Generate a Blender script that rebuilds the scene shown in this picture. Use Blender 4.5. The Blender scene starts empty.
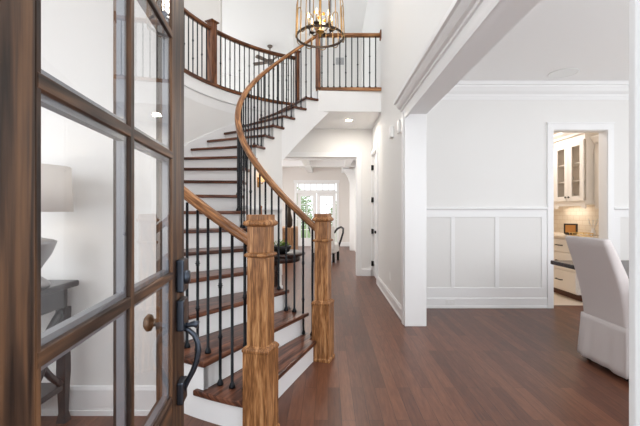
import bpy, bmesh, math, random
from math import sin, cos, pi, radians as R
from mathutils import Vector, Matrix
random.seed(7)
sc = bpy.context.scene
col = sc.collection

# ------------------------------------------------------------------ camera, world, lights, exposure
cam_d = bpy.data.cameras.new('camera')
cam = bpy.data.objects.new('camera', cam_d); col.objects.link(cam)
cam.location = (0, 0, 1.26); cam.rotation_euler = (pi/2, 0, 0)
cam_d.sensor_width = 36; cam_d.lens = 380/640*36
cam_d.shift_x = -8/640; cam_d.shift_y = -1/640
cam_d.clip_start = 0.02
sc.camera = cam

sc.view_settings.view_transform = 'Standard'
sc.view_settings.look = 'None'
sc.view_settings.gamma = 1.0
sc.view_settings.use_curve_mapping = False
sc.view_settings.exposure = 0.07
sc.cycles.diffuse_bounces = 7
sc.cycles.transparent_max_bounces = 16

w = bpy.data.worlds.new('world'); sc.world = w; w.use_nodes = True
bg = w.node_tree.nodes['Background']
bg.inputs[0].default_value = (0.90, 0.95, 1.0, 1); bg.inputs[1].default_value = 1.95

def area(name, loc, rot, sx, sy, power, color=(1, 1, 1)):
    d = bpy.data.lights.new(name, 'AREA'); d.shape = 'RECTANGLE'; d.size = sx; d.size_y = sy
    d.energy = power; d.color = color
    o = bpy.data.objects.new(name, d); col.objects.link(o); o.location = loc; o.rotation_euler = rot
    return o
def point(name, loc, power, color=(1, 1, 1), r=0.05):
    d = bpy.data.lights.new(name, 'POINT'); d.energy = power; d.color = color; d.shadow_soft_size = r
    o = bpy.data.objects.new(name, d); col.objects.link(o); o.location = loc
    return o
FWD = (pi/2, 0, 0)                       # emits towards +y
def fwd(tilt=0): return (pi/2 - R(tilt), 0, 0)
area('foyer_front_fill', (-0.1, 0.45, 4.3), fwd(12), 2.4, 1.6, 12, (1, 0.985, 0.96))  # added fill panel; the wall behind it has no window
area('dining_window_light', (2.7, 0.5, 1.6), fwd(0), 1.6, 1.8, 44, (0.92, 0.96, 1))
area('dining_side_fill', (5.0, 2.6, 1.6), (pi/2, 0, pi/2), 2.6, 1.9, 37, (0.93, 0.97, 1))  # fill added to reach the stair risers; the right wall is solid
area('foyer_top_fill', (0.1, 3.0, 5.8), (0, 0, 0), 1.6, 1.6, 62, (0.98, 0.99, 1))  # added overhead panel for treads, floor and hall wall, not a fixture
area('study_front_fill', (-2.6, 0.5, 1.6), fwd(0), 1.6, 1.8, 21, (0.97, 0.985, 1))  # added to brighten the study, in place of daylight from an unseen window
area('living_side_fill', (-3.3, 10.6, 1.5), (pi/2, 0, -pi/2), 3.5, 2.0, 62, (1, 0.97, 0.93))  # fill panel added out of sight on the living room's left
area('living_top_fill', (-0.9, 10.9, 2.66), (0, 0, 0), 1.2, 1.2, 45, (1, 0.95, 0.88))  # added panel that brightens the far floor; no lamp hangs there
area('upstairs_side_fill', (-5.8, 10.0, 4.6), (pi/2, 0, -pi/2), 3.5, 1.8, 42, (1, 1, 1))  # unseen panel, added to light the upper floor from the left
area('hall_downlight', (0.37, 6.77, 2.86), (0, 0, 0), 0.12, 0.12, 11, (1, 0.95, 0.88))
area('pantry_top_fill', (3.2, 6.2, 2.88), (0, 0, 0), 0.5, 0.5, 25, (1, 0.98, 0.96))  # added under the pantry ceiling for brightness, without a fixture

# ------------------------------------------------------------------ materials
def lin(c):
    return tuple(((v/255)/12.92 if v/255 <= 0.04045 else ((v/255+0.055)/1.055)**2.4) for v in c) + (1,)
def mat(name, rgb, rough=0.5, metal=0.0, spec=0.5, emit=None, estr=0):
    m = bpy.data.materials.new(name); m.use_nodes = True
    b = m.node_tree.nodes['Principled BSDF']
    b.inputs['Base Color'].default_value = lin(rgb); b.inputs['Roughness'].default_value = rough
    b.inputs['Metallic'].default_value = metal; b.inputs['Specular IOR Level'].default_value = spec
    if emit:
        b.inputs['Emission Color'].default_value = lin(emit); b.inputs['Emission Strength'].default_value = estr
    return m
def painted(name, rgb, rough=0.55, amount=0.02, scale=60, bump=0.03):
    m = mat(name, rgb, rough); nt = m.node_tree; N = nt.nodes; L = nt.links; b = N['Principled BSDF']
    tc = N.new('ShaderNodeTexCoord'); n = N.new('ShaderNodeTexNoise'); n.inputs['Scale'].default_value = scale
    bp = N.new('ShaderNodeBump'); bp.inputs['Strength'].default_value = bump; bp.inputs['Distance'].default_value = 0.01
    L.new(tc.outputs['Object'], n.inputs['Vector']); L.new(n.outputs['Fac'], bp.inputs['Height']); L.new(bp.outputs['Normal'], b.inputs['Normal'])
    return m
def wood(name, dark, mid, light, coord='Object', axis=2, rough=0.35, scale=1.0, streak=1.0, coat=0.0):
    m = mat(name, mid, rough, spec=0.3); nt = m.node_tree; N = nt.nodes; L = nt.links; b = N['Principled BSDF']
    tc = N.new('ShaderNodeTexCoord'); mp = N.new('ShaderNodeMapping')
    s = [14*scale]*3; s[axis] = 1.1*scale
    mp.inputs['Scale'].default_value = s
    L.new(tc.outputs[coord], mp.inputs['Vector'])
    n1 = N.new('ShaderNodeTexNoise'); n1.inputs['Scale'].default_value = 1.0; n1.inputs['Detail'].default_value = 3; n1.inputs['Distortion'].default_value = 0.8
    n2 = N.new('ShaderNodeTexNoise'); n2.inputs['Scale'].default_value = 6.0; n2.inputs['Detail'].default_value = 5
    L.new(mp.outputs[0], n1.inputs['Vector']); L.new(mp.outputs[0], n2.inputs['Vector'])
    wv = N.new('ShaderNodeMath'); wv.operation = 'MULTIPLY'; wv.inputs[1].default_value = 22 * streak
    L.new(n1.outputs['Fac'], wv.inputs[0])
    sn = N.new('ShaderNodeMath'); sn.operation = 'SINE'; L.new(wv.outputs[0], sn.inputs[0])
    s2 = N.new('ShaderNodeMath'); s2.operation = 'MULTIPLY_ADD'; s2.inputs[1].default_value = 0.2; L.new(sn.outputs[0], s2.inputs[0]); L.new(n2.outputs['Fac'], s2.inputs[2])
    rp = N.new('ShaderNodeValToRGB'); e = rp.color_ramp.elements
    e[0].position = 0.25; e[0].color = lin(dark); e[1].position = 0.78; e[1].color = lin(light)
    k = e.new(0.5); k.color = lin(mid)
    L.new(s2.outputs[0], rp.inputs['Fac']); L.new(rp.outputs['Color'], b.inputs['Base Color'])
    bp = N.new('ShaderNodeBump'); bp.inputs['Strength'].default_value = 0.12; bp.inputs['Distance'].default_value = 0.004
    L.new(n2.outputs['Fac'], bp.inputs['Height']); L.new(bp.outputs['Normal'], b.inputs['Normal'])
    b.inputs['Coat Weight'].default_value = coat; b.inputs['Coat Roughness'].default_value = 0.15
    return m
def floor_material():
    m = mat('oak_floor', (92, 58, 44), 0.34, spec=0.4); nt = m.node_tree; N = nt.nodes; L = nt.links; b = N['Principled BSDF']
    tc = N.new('ShaderNodeTexCoord'); mp = N.new('ShaderNodeMapping'); mp.inputs['Rotation'].default_value = (0, 0, pi/2)
    L.new(tc.outputs['Object'], mp.inputs['Vector'])
    br = N.new('ShaderNodeTexBrick'); br.offset = 0.37; br.squash = 1
    for k, v in (('Scale', 1), ('Mortar Size', 0.0012), ('Mortar Smooth', 0.1), ('Bias', 0.0), ('Brick Width', 1.15), ('Row Height', 0.083)):
        br.inputs[k].default_value = v
    br.inputs['Color1'].default_value = (0, 0, 0, 1); br.inputs['Color2'].default_value = (1, 1, 1, 1); br.inputs['Mortar'].default_value = (0.5, 0.5, 0.5, 1)
    L.new(mp.outputs[0], br.inputs['Vector'])
    # grain, offset per plank
    ad = N.new('ShaderNodeVectorMath'); ad.operation = 'MULTIPLY_ADD'; ad.inputs[1].default_value = (7, 5, 9)
    L.new(br.outputs['Color'], ad.inputs[0]); L.new(tc.outputs['Object'], ad.inputs[2])
    mp2 = N.new('ShaderNodeMapping'); mp2.inputs['Scale'].default_value = (16, 1.6, 16); L.new(ad.outputs[0], mp2.inputs['Vector'])
    n1 = N.new('ShaderNodeTexNoise'); n1.inputs['Scale'].default_value = 1; n1.inputs['Detail'].default_value = 2; n1.inputs['Distortion'].default_value = 1.0
    n2 = N.new('ShaderNodeTexNoise'); n2.inputs['Scale'].default_value = 5; n2.inputs['Detail'].default_value = 4
    L.new(mp2.outputs[0], n1.inputs['Vector']); L.new(mp2.outputs[0], n2.inputs['Vector'])
    a = N.new('ShaderNodeMath'); a.operation = 'MULTIPLY'; a.inputs[1].default_value = 26; L.new(n1.outputs['Fac'], a.inputs[0])
    sn = N.new('ShaderNodeMath'); sn.operation = 'SINE'; L.new(a.outputs[0], sn.inputs[0])
    g = N.new('ShaderNodeMath'); g.operation = 'MULTIPLY_ADD'; g.inputs[1].default_value = 0.06; L.new(sn.outputs[0], g.inputs[0])
    nm = N.new('ShaderNodeMath'); nm.operation = 'MULTIPLY_ADD'; nm.inputs[1].default_value = 0.55; nm.inputs[2].default_value = 0.2; L.new(n2.outputs['Fac'], nm.inputs[0]); L.new(nm.outputs[0], g.inputs[2])
    g2 = N.new('ShaderNodeMath'); g2.operation = 'MULTIPLY_ADD'; g2.inputs[1].default_value = 0.36; L.new(br.outputs['Color'], g2.inputs[0]); L.new(g.outputs[0], g2.inputs[2])
    rp = N.new('ShaderNodeValToRGB'); e = rp.color_ramp.elements
    e[0].position = 0.25; e[0].color = lin((66, 39, 29)); e[1].position = 1.0; e[1].color = lin((124, 80, 58))
    k = e.new(0.62); k.color = lin((96, 58, 42))
    L.new(g2.outputs[0], rp.inputs['Fac'])
    mx = N.new('ShaderNodeMix'); mx.data_type = 'RGBA'; mx.inputs['B'].default_value = lin((42, 25, 20))
    L.new(br.outputs['Fac'], mx.inputs['Factor']); L.new(rp.outputs['Color'], mx.inputs['A']); L.new(mx.outputs['Result'], b.inputs['Base Color'])
    bp = N.new('ShaderNodeBump'); bp.inputs['Strength'].default_value = 0.15; bp.inputs['Distance'].default_value = 0.003
    L.new(n2.outputs['Fac'], bp.inputs['Height']); L.new(bp.outputs['Normal'], b.inputs['Normal'])
    return m
def tile_material(name, c1, c2, mortar, bw, rh, rough=0.3):
    m = mat(name, c1, rough); nt = m.node_tree; N = nt.nodes; L = nt.links; b = N['Principled BSDF']
    tc = N.new('ShaderNodeTexCoord'); br = N.new('ShaderNodeTexBrick')
    for k, v in (('Scale', 1), ('Mortar Size', 0.003), ('Brick Width', bw), ('Row Height', rh)): br.inputs[k].default_value = v
    br.inputs['Color1'].default_value = lin(c1); br.inputs['Color2'].default_value = lin(c2); br.inputs['Mortar'].default_value = lin(mortar)
    L.new(tc.outputs['UV'], br.inputs['Vector']); L.new(br.outputs['Color'], b.inputs['Base Color'])
    return m
def thin_glass(name, tint=(1, 1, 1), ior=1.33):
    m = bpy.data.materials.new(name); m.use_nodes = True; nt = m.node_tree; N = nt.nodes; L = nt.links; N.clear()
    out = N.new('ShaderNodeOutputMaterial'); t = N.new('ShaderNodeBsdfTransparent'); t.inputs[0].default_value = tuple(tint) + (1,)
    g = N.new('ShaderNodeBsdfGlossy'); g.inputs['Roughness'].default_value = 0.0
    f = N.new('ShaderNodeFresnel'); ge = N.new('ShaderNodeNewGeometry')
    sel = N.new('ShaderNodeMix'); sel.data_type = 'FLOAT'; sel.inputs['A'].default_value = ior; sel.inputs['B'].default_value = 1/ior
    L.new(ge.outputs['Backfacing'], sel.inputs['Factor']); L.new(sel.outputs['Result'], f.inputs['IOR'])
    mx = N.new('ShaderNodeMixShader'); L.new(f.outputs[0], mx.inputs[0]); L.new(t.outputs[0], mx.inputs[1]); L.new(g.outputs[0], mx.inputs[2]); L.new(mx.outputs[0], out.inputs[0])
    return m
def fabric(name, rgb, scale=350, bump=0.25):
    return painted(name, rgb, 0.95, 0.02, scale, bump)

M = {}
M['wall'] = painted('wall_paint', (236, 235, 233), 0.7)
M['wall_warm'] = painted('warm_wall_paint', (232, 227, 222), 0.7)
M['ceiling'] = painted('ceiling_paint', (246, 245, 244), 0.8)
M['trim'] = painted('trim_paint', (243, 243, 243), 0.38, bump=0.0)
M['tan'] = painted('tan_wall_paint', (226, 214, 198), 0.7)
M['floor'] = floor_material()
M['oak'] = wood('golden_oak', (116, 76, 44), (168, 116, 72), (202, 154, 106), axis=2, rough=0.38, scale=2.2, streak=0.5)
M['oak_rail'] = wood('oak_handrail', (104, 66, 38), (156, 106, 66), (190, 140, 94), coord='UV', axis=0, rough=0.33)
M['oak_gallery'] = wood('gallery_rail_oak', (70, 38, 22), (104, 62, 36), (136, 86, 52), coord='UV', axis=0, rough=0.35)
M['oak_gallery_post'] = wood('gallery_post_oak', (78, 44, 26), (116, 70, 42), (142, 92, 58), axis=2, rough=0.38)
M['tread'] = wood('stained_tread_oak', (58, 34, 25), (96, 58, 43), (128, 84, 63), coord='UV', axis=0, rough=0.3)
M['door_wood'] = wood('weathered_door_wood', (42, 30, 24), (80, 58, 44), (122, 88, 62), axis=2, rough=0.42, scale=0.8)
M['door_rail_wood'] = wood('weathered_door_crossrail_wood', (42, 30, 24), (80, 58, 44), (122, 88, 62), axis=0, rough=0.42, scale=0.9)
M['iron'] = mat('black_iron', (30, 33, 38), 0.42, 0.6)
M['bronze'] = mat('dark_bronze', (62, 52, 44), 0.4, 0.8)
M['handle'] = mat('gunmetal_handle', (78, 84, 94), 0.3, 0.85)
M['knob'] = mat('aged_bronze_knob', (120, 104, 92), 0.35, 0.9)
M['black'] = mat('black_metal', (24, 23, 22), 0.4, 0.5)
M['spacer'] = mat('aluminium_spacer', (150, 152, 158), 0.45, 0.6)
M['glass'] = thin_glass('door_glass')
M['cab_glass'] = thin_glass('cabinet_glass', (0.97, 0.96, 0.95))
M['win_glass'] = thin_glass('window_glass')
M['cream'] = painted('cream_cabinet_paint', (239, 233, 225), 0.4, bump=0.0)
M['cab_inside'] = mat('cabinet_interior', (150, 128, 108), 0.6)
M['counter'] = painted('stone_countertop', (220, 205, 186), 0.25, scale=25)
M['linen'] = fabric('grey_linen', (208, 200, 198))
M['shade'] = fabric('lampshade_fabric', (222, 214, 206), 300, 0.1)
M['silver'] = mat('pewter_lamp_base', (150, 148, 148), 0.35, 0.55)
M['charcoal'] = painted('charcoal_paint', (35, 33, 36), 0.3, bump=0.02)
M['dark_table'] = wood('dark_walnut', (32, 20, 18), (52, 36, 32), (76, 54, 46), axis=0, rough=0.3)
M['white_plastic'] = mat('white_plastic', (240, 240, 238), 0.4)
M['candle'] = mat('candle_sleeve', (176, 150, 110), 0.5)
M['bulb'] = mat('lit_bulb', (255, 230, 180), 0.4, emit=(255, 222, 165), estr=3.2)
M['brass'] = mat('antique_brass', (168, 126, 66), 0.35, 0.85)
M['amber'] = mat('amber_glass', (226, 160, 60), 0.15)
M['champagne'] = mat('champagne_metal', (156, 124, 82), 0.3, 0.9)
M['leaf'] = painted('leaf_green', (104, 132, 52), 0.6)
M['tree_leaf'] = painted('tree_leaf_green', (150, 170, 128), 0.7)
M['bark'] = painted('bark', (98, 84, 70), 0.9)
M['white_fabric'] = fabric('white_upholstery', (236, 234, 230))
M['beige_fabric'] = fabric('beige_upholstery', (200, 184, 164))
M['fan'] = mat('fan_metal', (112, 100, 92), 0.45, 0.4)
M['pic_dark'] = mat('dark_frame', (38, 28, 22), 0.4)
M['pic_warm'] = painted('warm_print', (190, 128, 62), 0.6, scale=8)
M['gold'] = mat('gold_wire', (206, 168, 96), 0.3, 0.9)
M['porcelain'] = mat('porcelain', (236, 234, 230), 0.2)
M['rug'] = painted('pale_tile', (206, 190, 172), 0.6)
M['light_disc'] = mat('lit_lens', (255, 250, 240), 0.5, emit=(255, 248, 236), estr=6)
M['strip'] = mat('lit_strip', (255, 240, 215), 0.5, emit=(255, 232, 200), estr=5)
M['lawn'] = painted('lawn', (120, 140, 90), 0.9)
M['clay'] = painted('terracotta', (150, 100, 70), 0.7)
M['cabinet_wood'] = wood('light_cabinet_wood', (140, 98, 66), (176, 132, 94), (200, 158, 118), axis=2, rough=0.5)
M['backsplash'] = tile_material('cream_tile', (238, 229, 214), (234, 222, 205), (214, 198, 178), 0.15, 0.075)

# ------------------------------------------------------------------ mesh helpers
class MB:
    def __init__(s): s.v = []; s.f = []; s.uv = {}; s.smooth = set()
    def add(s, vs, fs, uvs=None, smooth=False):
        o = len(s.v); s.v += [tuple(p) for p in vs]
        for i, f in enumerate(fs):
            if smooth: s.smooth.add(len(s.f))
            if uvs: s.uv[len(s.f)] = uvs[i]
            s.f.append([o+k for k in f])
        return s
    def box(s, x0, x1, y0, y1, z0, z1):
        vs = [(x0,y0,z0),(x1,y0,z0),(x1,y1,z0),(x0,y1,z0),(x0,y0,z1),(x1,y0,z1),(x1,y1,z1),(x0,y1,z1)]
        return s.add(vs, [(3,2,1,0),(4,5,6,7),(0,1,5,4),(1,2,6,5),(2,3,7,6),(3,0,4,7)])
    def prism(s, poly, axis, a0, a1):
        # poly: 2-D points; axis 0: (y,z) along x; 1: (x,z) along y; 2: (x,y) along z
        def P(p, a): return (a, p[0], p[1]) if axis == 0 else ((p[0], a, p[1]) if axis == 1 else (p[0], p[1], a))
        n = len(poly)
        vs = [P(p, a0) for p in poly] + [P(p, a1) for p in poly]
        fs = [tuple(range(n-1, -1, -1)), tuple(range(n, 2*n))] + [(i, (i+1) % n, n+(i+1) % n, n+i) for i in range(n)]
        return s.add(vs, fs)
    def rings(s, rings, closed_ring=True, cap=True, closed_path=False, smooth=True, lens=None):
        n = len(rings[0]); m = len(rings); vs = [p for r in rings for p in r]; fs = []; uvs = []
        if lens is None:
            lens = [0]
            for i in range(1, m+1): lens.append(lens[-1] + (Vector(rings[i % m][0]) - Vector(rings[i-1][0])).length)
        per = [0]
        for j in range(1, n+1): per.append(per[-1] + (Vector(rings[0][j % n]) - Vector(rings[0][j-1])).length)
        for i in range(m if closed_path else m-1):
            i2 = (i+1) % m
            for j in range(n if closed_ring else n-1):
                j2 = (j+1) % n
                fs.append((i*n+j, i*n+j2, i2*n+j2, i2*n+j))
                uvs.append(((lens[i], per[j]), (lens[i], per[j+1]), (lens[i+1], per[j+1]), (lens[i+1], per[j])))
        s.add(vs, fs, uvs, smooth)
        if cap and not closed_path and closed_ring:
            o = len(s.v) - len(vs)
            s.f.append([o+k for k in range(n-1, -1, -1)]); s.f.append([o+(m-1)*n+k for k in range(n)])
        return s
    def lathe(s, prof, seg=24, c=(0, 0, 0), smooth=True, axis=2, hollow=False):
        rings = []
        for r, z in prof:
            ring = []
            for k in range(seg):
                a = 2*pi*k/seg
                p = (r*cos(a), r*sin(a), z)
                if axis == 0: p = (z, r*cos(a), r*sin(a))
                if axis == 1: p = (r*sin(a), z, r*cos(a))
                ring.append((c[0]+p[0], c[1]+p[1], c[2]+p[2]))
            rings.append(ring)
        return s.rings(rings, smooth=smooth, closed_path=hollow)
    def sweep(s, path, prof, closed=False, smooth=False):
        """profile (side, up) plumb along path"""
        path = [Vector(p) for p in path]; m = len(path); rings = []
        for i, p in enumerate(path):
            a = path[(i-1) % m] if (closed or i > 0) else p; b = path[(i+1) % m] if (closed or i < m-1) else p
            t = (b-a); t.z = 0
            if t.length < 1e-6: t = Vector((0, 1, 0))
            t.normalize(); side = Vector((t.y, -t.x, 0))
            rings.append([tuple(p + side*u + Vector((0, 0, v))) for u, v in prof])
        return s.rings(rings, closed_path=closed, smooth=smooth)
    def tube(s, path, r, seg=8, closed=False, smooth=True):
        path = [Vector(p) for p in path]; m = len(path); rings = []; prev = None
        for i, p in enumerate(path):
            a = path[(i-1) % m] if (closed or i > 0) else p; b = path[(i+1) % m] if (closed or i < m-1) else p
            t = (b-a).normalized()
            if prev is None:
                u = t.orthogonal().normalized()
            else:
                u = (prev - t*prev.dot(t)); u = u.normalized() if u.length > 1e-6 else t.orthogonal().normalized()
            prev = u; v = t.cross(u); rr = r[i] if isinstance(r, (list, tuple)) else r
            rings.append([tuple(p + u*rr*cos(2*pi*k/seg) + v*rr*sin(2*pi*k/seg)) for k in range(seg)])
        return s.rings(rings, closed_path=closed, smooth=smooth)
    def arc(s, C, ths, r0, r1, z0, z1):
        """curved slab between radii; ths in degrees; z0,z1 lists or numbers"""
        n = len(ths); Z0 = z0 if isinstance(z0, list) else [z0]*n; Z1 = z1 if isinstance(z1, list) else [z1]*n
        rings = []
        for t, a, b in zip(ths, Z0, Z1):
            c, d = cos(R(t)), sin(R(t))
            rings.append([(C[0]+r0*c, C[1]+r0*d, a), (C[0]+r1*c, C[1]+r1*d, a), (C[0]+r1*c, C[1]+r1*d, b), (C[0]+r0*c, C[1]+r0*d, b)])
        return s.rings(rings, smooth=False)
    def build(s, name, m, parent=None, bevel=0, seg=2, loc=None, autosmooth=None):
        me = bpy.data.meshes.new(name); me.from_pydata(s.v, [], s.f); me.update()
        if s.uv:
            ul = me.uv_layers.new(name='UVMap')
            for p in me.polygons:
                u = s.uv.get(p.index)
                if u:
                    for k, li in enumerate(p.loop_indices): ul.data[li].uv = u[k]
        bmm = bmesh.new(); bmm.from_mesh(me); bmesh.ops.recalc_face_normals(bmm, faces=bmm.faces); bmm.to_mesh(me); bmm.free()
        for i in s.smooth:
            if i < len(me.polygons): me.polygons[i].use_smooth = True
        me.materials.append(M[m] if isinstance(m, str) else m)
        o = bpy.data.objects.new(name, me); col.objects.link(o)
        if parent: o.parent = parent
        if loc: o.location = loc
        if bevel:
            b = o.modifiers.new('bevel', 'BEVEL'); b.width = bevel; b.segments = seg; b.limit_method = 'ANGLE'; b.angle_limit = R(35)
        return o
def tag(o, label=None, cat=None, group=None, kind=None):
    if label: o['label'] = label
    if cat: o['category'] = cat
    if group: o['group'] = group
    if kind: o['kind'] = kind
    return o
def thing(name, label, cat, loc=(0, 0, 0), rz=0, group=None, kind=None):
    o = bpy.data.objects.new(name, None); col.objects.link(o); o.location = loc; o.rotation_euler = (0, 0, rz)
    o.empty_display_size = 0.1
    return tag(o, label, cat, group, kind)
def struct(mb, name, m, bevel=0, parent=None):
    o = mb.build(name, m, parent, bevel)
    if not parent: o['kind'] = 'structure'
    return o
def rrect(w, h, r=0.01, n=3, cx=0, cy=0):
    pts = []
    for (sx, sy, a0) in ((1, 1, 0), (-1, 1, 90), (-1, -1, 180), (1, -1, 270)):
        for k in range(n+1):
            a = R(a0 + 90*k/n); pts.append((cx + sx*(w/2-r) + r*cos(a), cy + sy*(h/2-r) + r*sin(a)))
    return pts

# ------------------------------------------------------------------ stair geometry constants
C = (0.473, 4.76)
TH0 = 251.6; DTH = 8.07; RISE = 0.1817
RI, RO, RR = 1.50, 2.585, 1.56         # tread inner end, outer wall face, inner rail line
F2 = 18*RISE                            # second floor, 3.27
HC = 2.90                               # hall ceiling
HX = 0.87                               # hall wall face
TOP = 5.9
def pol(r, th, z=0): return (C[0]+r*cos(R(th)), C[1]+r*sin(R(th)), z)
def th_of(n): return TH0 - (n-1)*DTH
def n_of(th): return 1 + (TH0-th)/DTH

# ------------------------------------------------------------------ setting
mb = MB().box(-6, 6, -2.5, 14.2, -0.1, 0); struct(mb, 'floor', 'floor')
struct(MB().box(2.2, 4.3, 5.12, 8, 0.0, 0.006), 'floor', 'rug')

# right wall between hall and dining room
mb = MB()
mb.box(HX, 1.06, 0.3, 1.05, 0, TOP)
mb.box(HX, 1.06, 1.05, 4.24, 2.37, TOP)
mb.box(HX, 1.06, 4.24, 6.68, 0, TOP)
mb.box(HX, 1.06, 6.68, 7.48, 2.37, TOP)
mb.box(HX, 1.06, 7.48, 10.0, 0, TOP)
struct(mb, 'wall_right', 'wall')
# casing of the far jamb of the wide opening
mb = MB()
mb.box(0.845, 1.085, 4.185, 4.24, 0, 2.385)
mb.box(0.835, 0.87, 4.24, 4.33, 0, 2.385)
mb.box(1.06, 1.085, 4.24, 4.33, 0, 2.385)
struct(mb, 'trim_1', 'trim', 0.004)
# near jamb
mb = MB(); mb.box(0.85, 1.08, 1.05, 1.076, 0, 2.37); struct(mb, 'trim_2', 'trim', 0.004)
# entablature on the hall side above the opening
prof = [(0.869,2.30),(0.845,2.30),(0.842,2.335),(0.852,2.345),(0.852,2.42),(0.838,2.425),(0.836,2.445),(0.815,2.455),(0.795,2.48),(0.785,2.505),(0.765,2.51),(0.762,2.545),(0.869,2.55)]
mb = MB().prism(prof, 1, 0.3, 4.42); struct(mb, 'trim_3', 'trim')
mb = MB().box(0.872, 1.085, 1.076, 4.185, 2.34, 2.37); struct(mb, 'trim_4', 'trim')

# hall wall baseboard
def base_run(mb, axis, fixed, out, a0, a1, h=0.15):
    p = [(fixed, 0), (fixed+out*0.022, 0), (fixed+out*0.022, 0.02), (fixed+out*0.016, 0.022), (fixed+out*0.016, h-0.03), (fixed+out*0.008, h-0.01), (fixed+out*0.008, h), (fixed, h)]
    if axis == 1: mb.prism(p, 1, a0, a1)
    else: mb.prism(p, 0, a0, a1)
struct((lambda m: (base_run(m, 1, HX, -1, 4.33, 6.6), m)[1])(MB()), 'baseboard_right', 'trim')

# dining room
mb = MB()
mb.box(1.06, 2.95, 4.99, 5.11, 0, 2.95); mb.box(2.95, 3.66, 4.99, 5.11, 2.335, 2.95); mb.box(3.66, 5.2, 4.99, 5.11, 0, 2.95)
struct(mb, 'wall_back', 'wall')
mb = MB()
# solid dining right wall, and front wall with a window opening
mb.box(5.08, 5.2, 0.3, 4.99, 0, 2.95)
mb.box(1.06, 1.8, 0.3, 0.42, 0, 2.95); mb.box(3.6, 5.08, 0.3, 0.42, 0, 2.95); mb.box(1.8, 3.6, 0.3, 0.42, 0, 0.6); mb.box(1.8, 3.6, 0.3, 0.42, 2.5, 2.95)
struct(mb, 'wall_dining', 'wall')
struct(MB().box(1.06, 5.2, 0.3, 5.11, 2.95, 3.05), 'ceiling', 'ceiling')
# wainscot on the back wall
YB = 4.99
mb = MB()
def wains(mb, x0, x1, stiles):
    mb.box(x0, x1, YB-0.012, YB, 1.19, 1.285)
    mb.box(x0, x1, YB-0.012, YB, 0.14, 0.268)
    for a, b in stiles: mb.box(a, b, YB-0.012, YB, 0.268, 1.19)
    mb.prism([(YB, 1.285), (YB-0.02, 1.285), (YB-0.035, 1.3), (YB-0.035, 1.318), (YB-0.01, 1.328), (YB, 1.328)], 0, x0, x1)
    mb.prism([(YB, 0), (YB-0.024, 0), (YB-0.024, 0.03), (YB-0.018, 0.032), (YB-0.018, 0.125), (YB-0.012, 0.142), (YB, 0.142)], 0, x0, x1)
wains(mb, 1.06, 2.872, [(1.06, 1.14), (1.612, 1.662), (2.188, 2.242), (2.80, 2.872)])
wains(mb, 3.74, 5.08, [(3.74, 3.83), (4.5, 4.56)])
struct(mb, 'trim_5', 'trim', 0.003)
# dining crown
cr = [(YB, 2.73), (YB-0.012, 2.73), (YB-0.014, 2.765), (YB-0.02, 2.77), (YB-0.024, 2.80), (YB-0.055, 2.83), (YB-0.085, 2.875), (YB-0.09, 2.90), (YB-0.11, 2.905), (YB-0.112, 2.948), (YB, 2.948)]
struct(MB().prism(cr, 0, 1.06, 5.08), 'trim_6', 'trim')
cr2 = [(1.06+(YB-p), z) for p, z in cr]
struct(MB().prism(cr2, 1, 0.42, 4.87), 'trim_7', 'trim')
# pantry doorway casing + jamb lining
mb = MB()
mb.box(2.872, 2.95, 4.965, 4.99, 0, 2.335); mb.box(3.66, 3.74, 4.965, 4.99, 0, 2.335); mb.box(2.872, 3.74, 4.965, 4.99, 2.335, 2.418)
mb.box(2.86, 3.752, 4.96, 4.99, 2.418, 2.435)
struct(mb, 'trim_8', 'trim', 0.003)
struct(MB().box(2.945, 2.95, 4.99, 5.13, 0, 2.33).box(3.655, 3.66, 4.985, 5.13, 0, 2.33).box(2.945, 3.66, 4.99, 5.13, 2.33, 2.335), 'trim_9', 'trim')

# pantry shell
mb = MB().box(2.08, 2.2, 5.11, 8.0, 0, 2.92).box(2.08, 4.3, 8.0, 8.1, 0, 2.92).box(4.08, 4.3, 5.11, 8.0, 0, 2.92)
struct(mb, 'wall_pantry', 'tan')
struct(MB().box(2.08, 4.3, 5.11, 8.1, 2.92, 3.0), 'ceiling', 'tan')

# study (left of the door)
mb = MB().box(-4.2, -0.985, 2.37, 2.49, 0, TOP); mb.box(-4.32, -4.2, 0.3, 2.49, 0, 3.0)
mb.box(-4.2, -3.5, 0.3, 0.42, 0, 3.0); mb.box(-1.7, -1.2, 0.3, 0.42, 0, 3.0); mb.box(-3.5, -1.7, 0.3, 0.42, 0, 0.6); mb.box(-3.5, -1.7, 0.3, 0.42, 2.5, 3.0)
struct(mb, 'wall_left', 'wall')
mb = MB(); YS = 2.37
mb.prism([(YS, 0), (YS-0.022, 0), (YS-0.022, 0.03), (YS-0.016, 0.032), (YS-0.016, 0.155), (YS-0.008, 0.175), (YS, 0.18)], 0, -4.2, -0.985)
mb.box(-0.985, -0.97, 2.35, 2.49, 0, 0.18)
struct(mb, 'baseboard_left', 'trim')
# solid front wall above the entry, and the post at the door hinge
mb = MB().box(-1.7, 0.87, 0.28, 0.40, 2.75, TOP).box(-0.46, -0.40, 0.28, 0.40, 0, 2.75)
struct(mb, 'wall_front', 'wall')

struct(MB().box(-4.2, -0.62, 0.42, 2.37, 2.95, 3.05), 'ceiling', 'ceiling')
# curved stair wall
ths = [235 - k for k in range(0, 114)]           # 235 .. 122
mb = MB()
t1 = [235 - 0.5*k for k in range(0, 91)]         # 235..190 full height
mb.arc(C, t1, RO, RO+0.13, 0, TOP)
t2 = [190 - k for k in range(0, 69)]             # 190..122
mb.arc(C, t2, RO, RO+0.13, 0, F2-0.03)
struct(mb, 'wall_stair', 'wall')
# skirt board climbing the curved wall
t3 = [235 - k for k in range(0, 120)]
mb = MB().arc(C, t3, RO-0.014, RO-0.001, [max(0, n_of(t)*RISE-0.30) for t in t3], [n_of(t)*RISE+0.10 for t in t3])
struct(mb, 'trim_10', 'trim')
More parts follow.
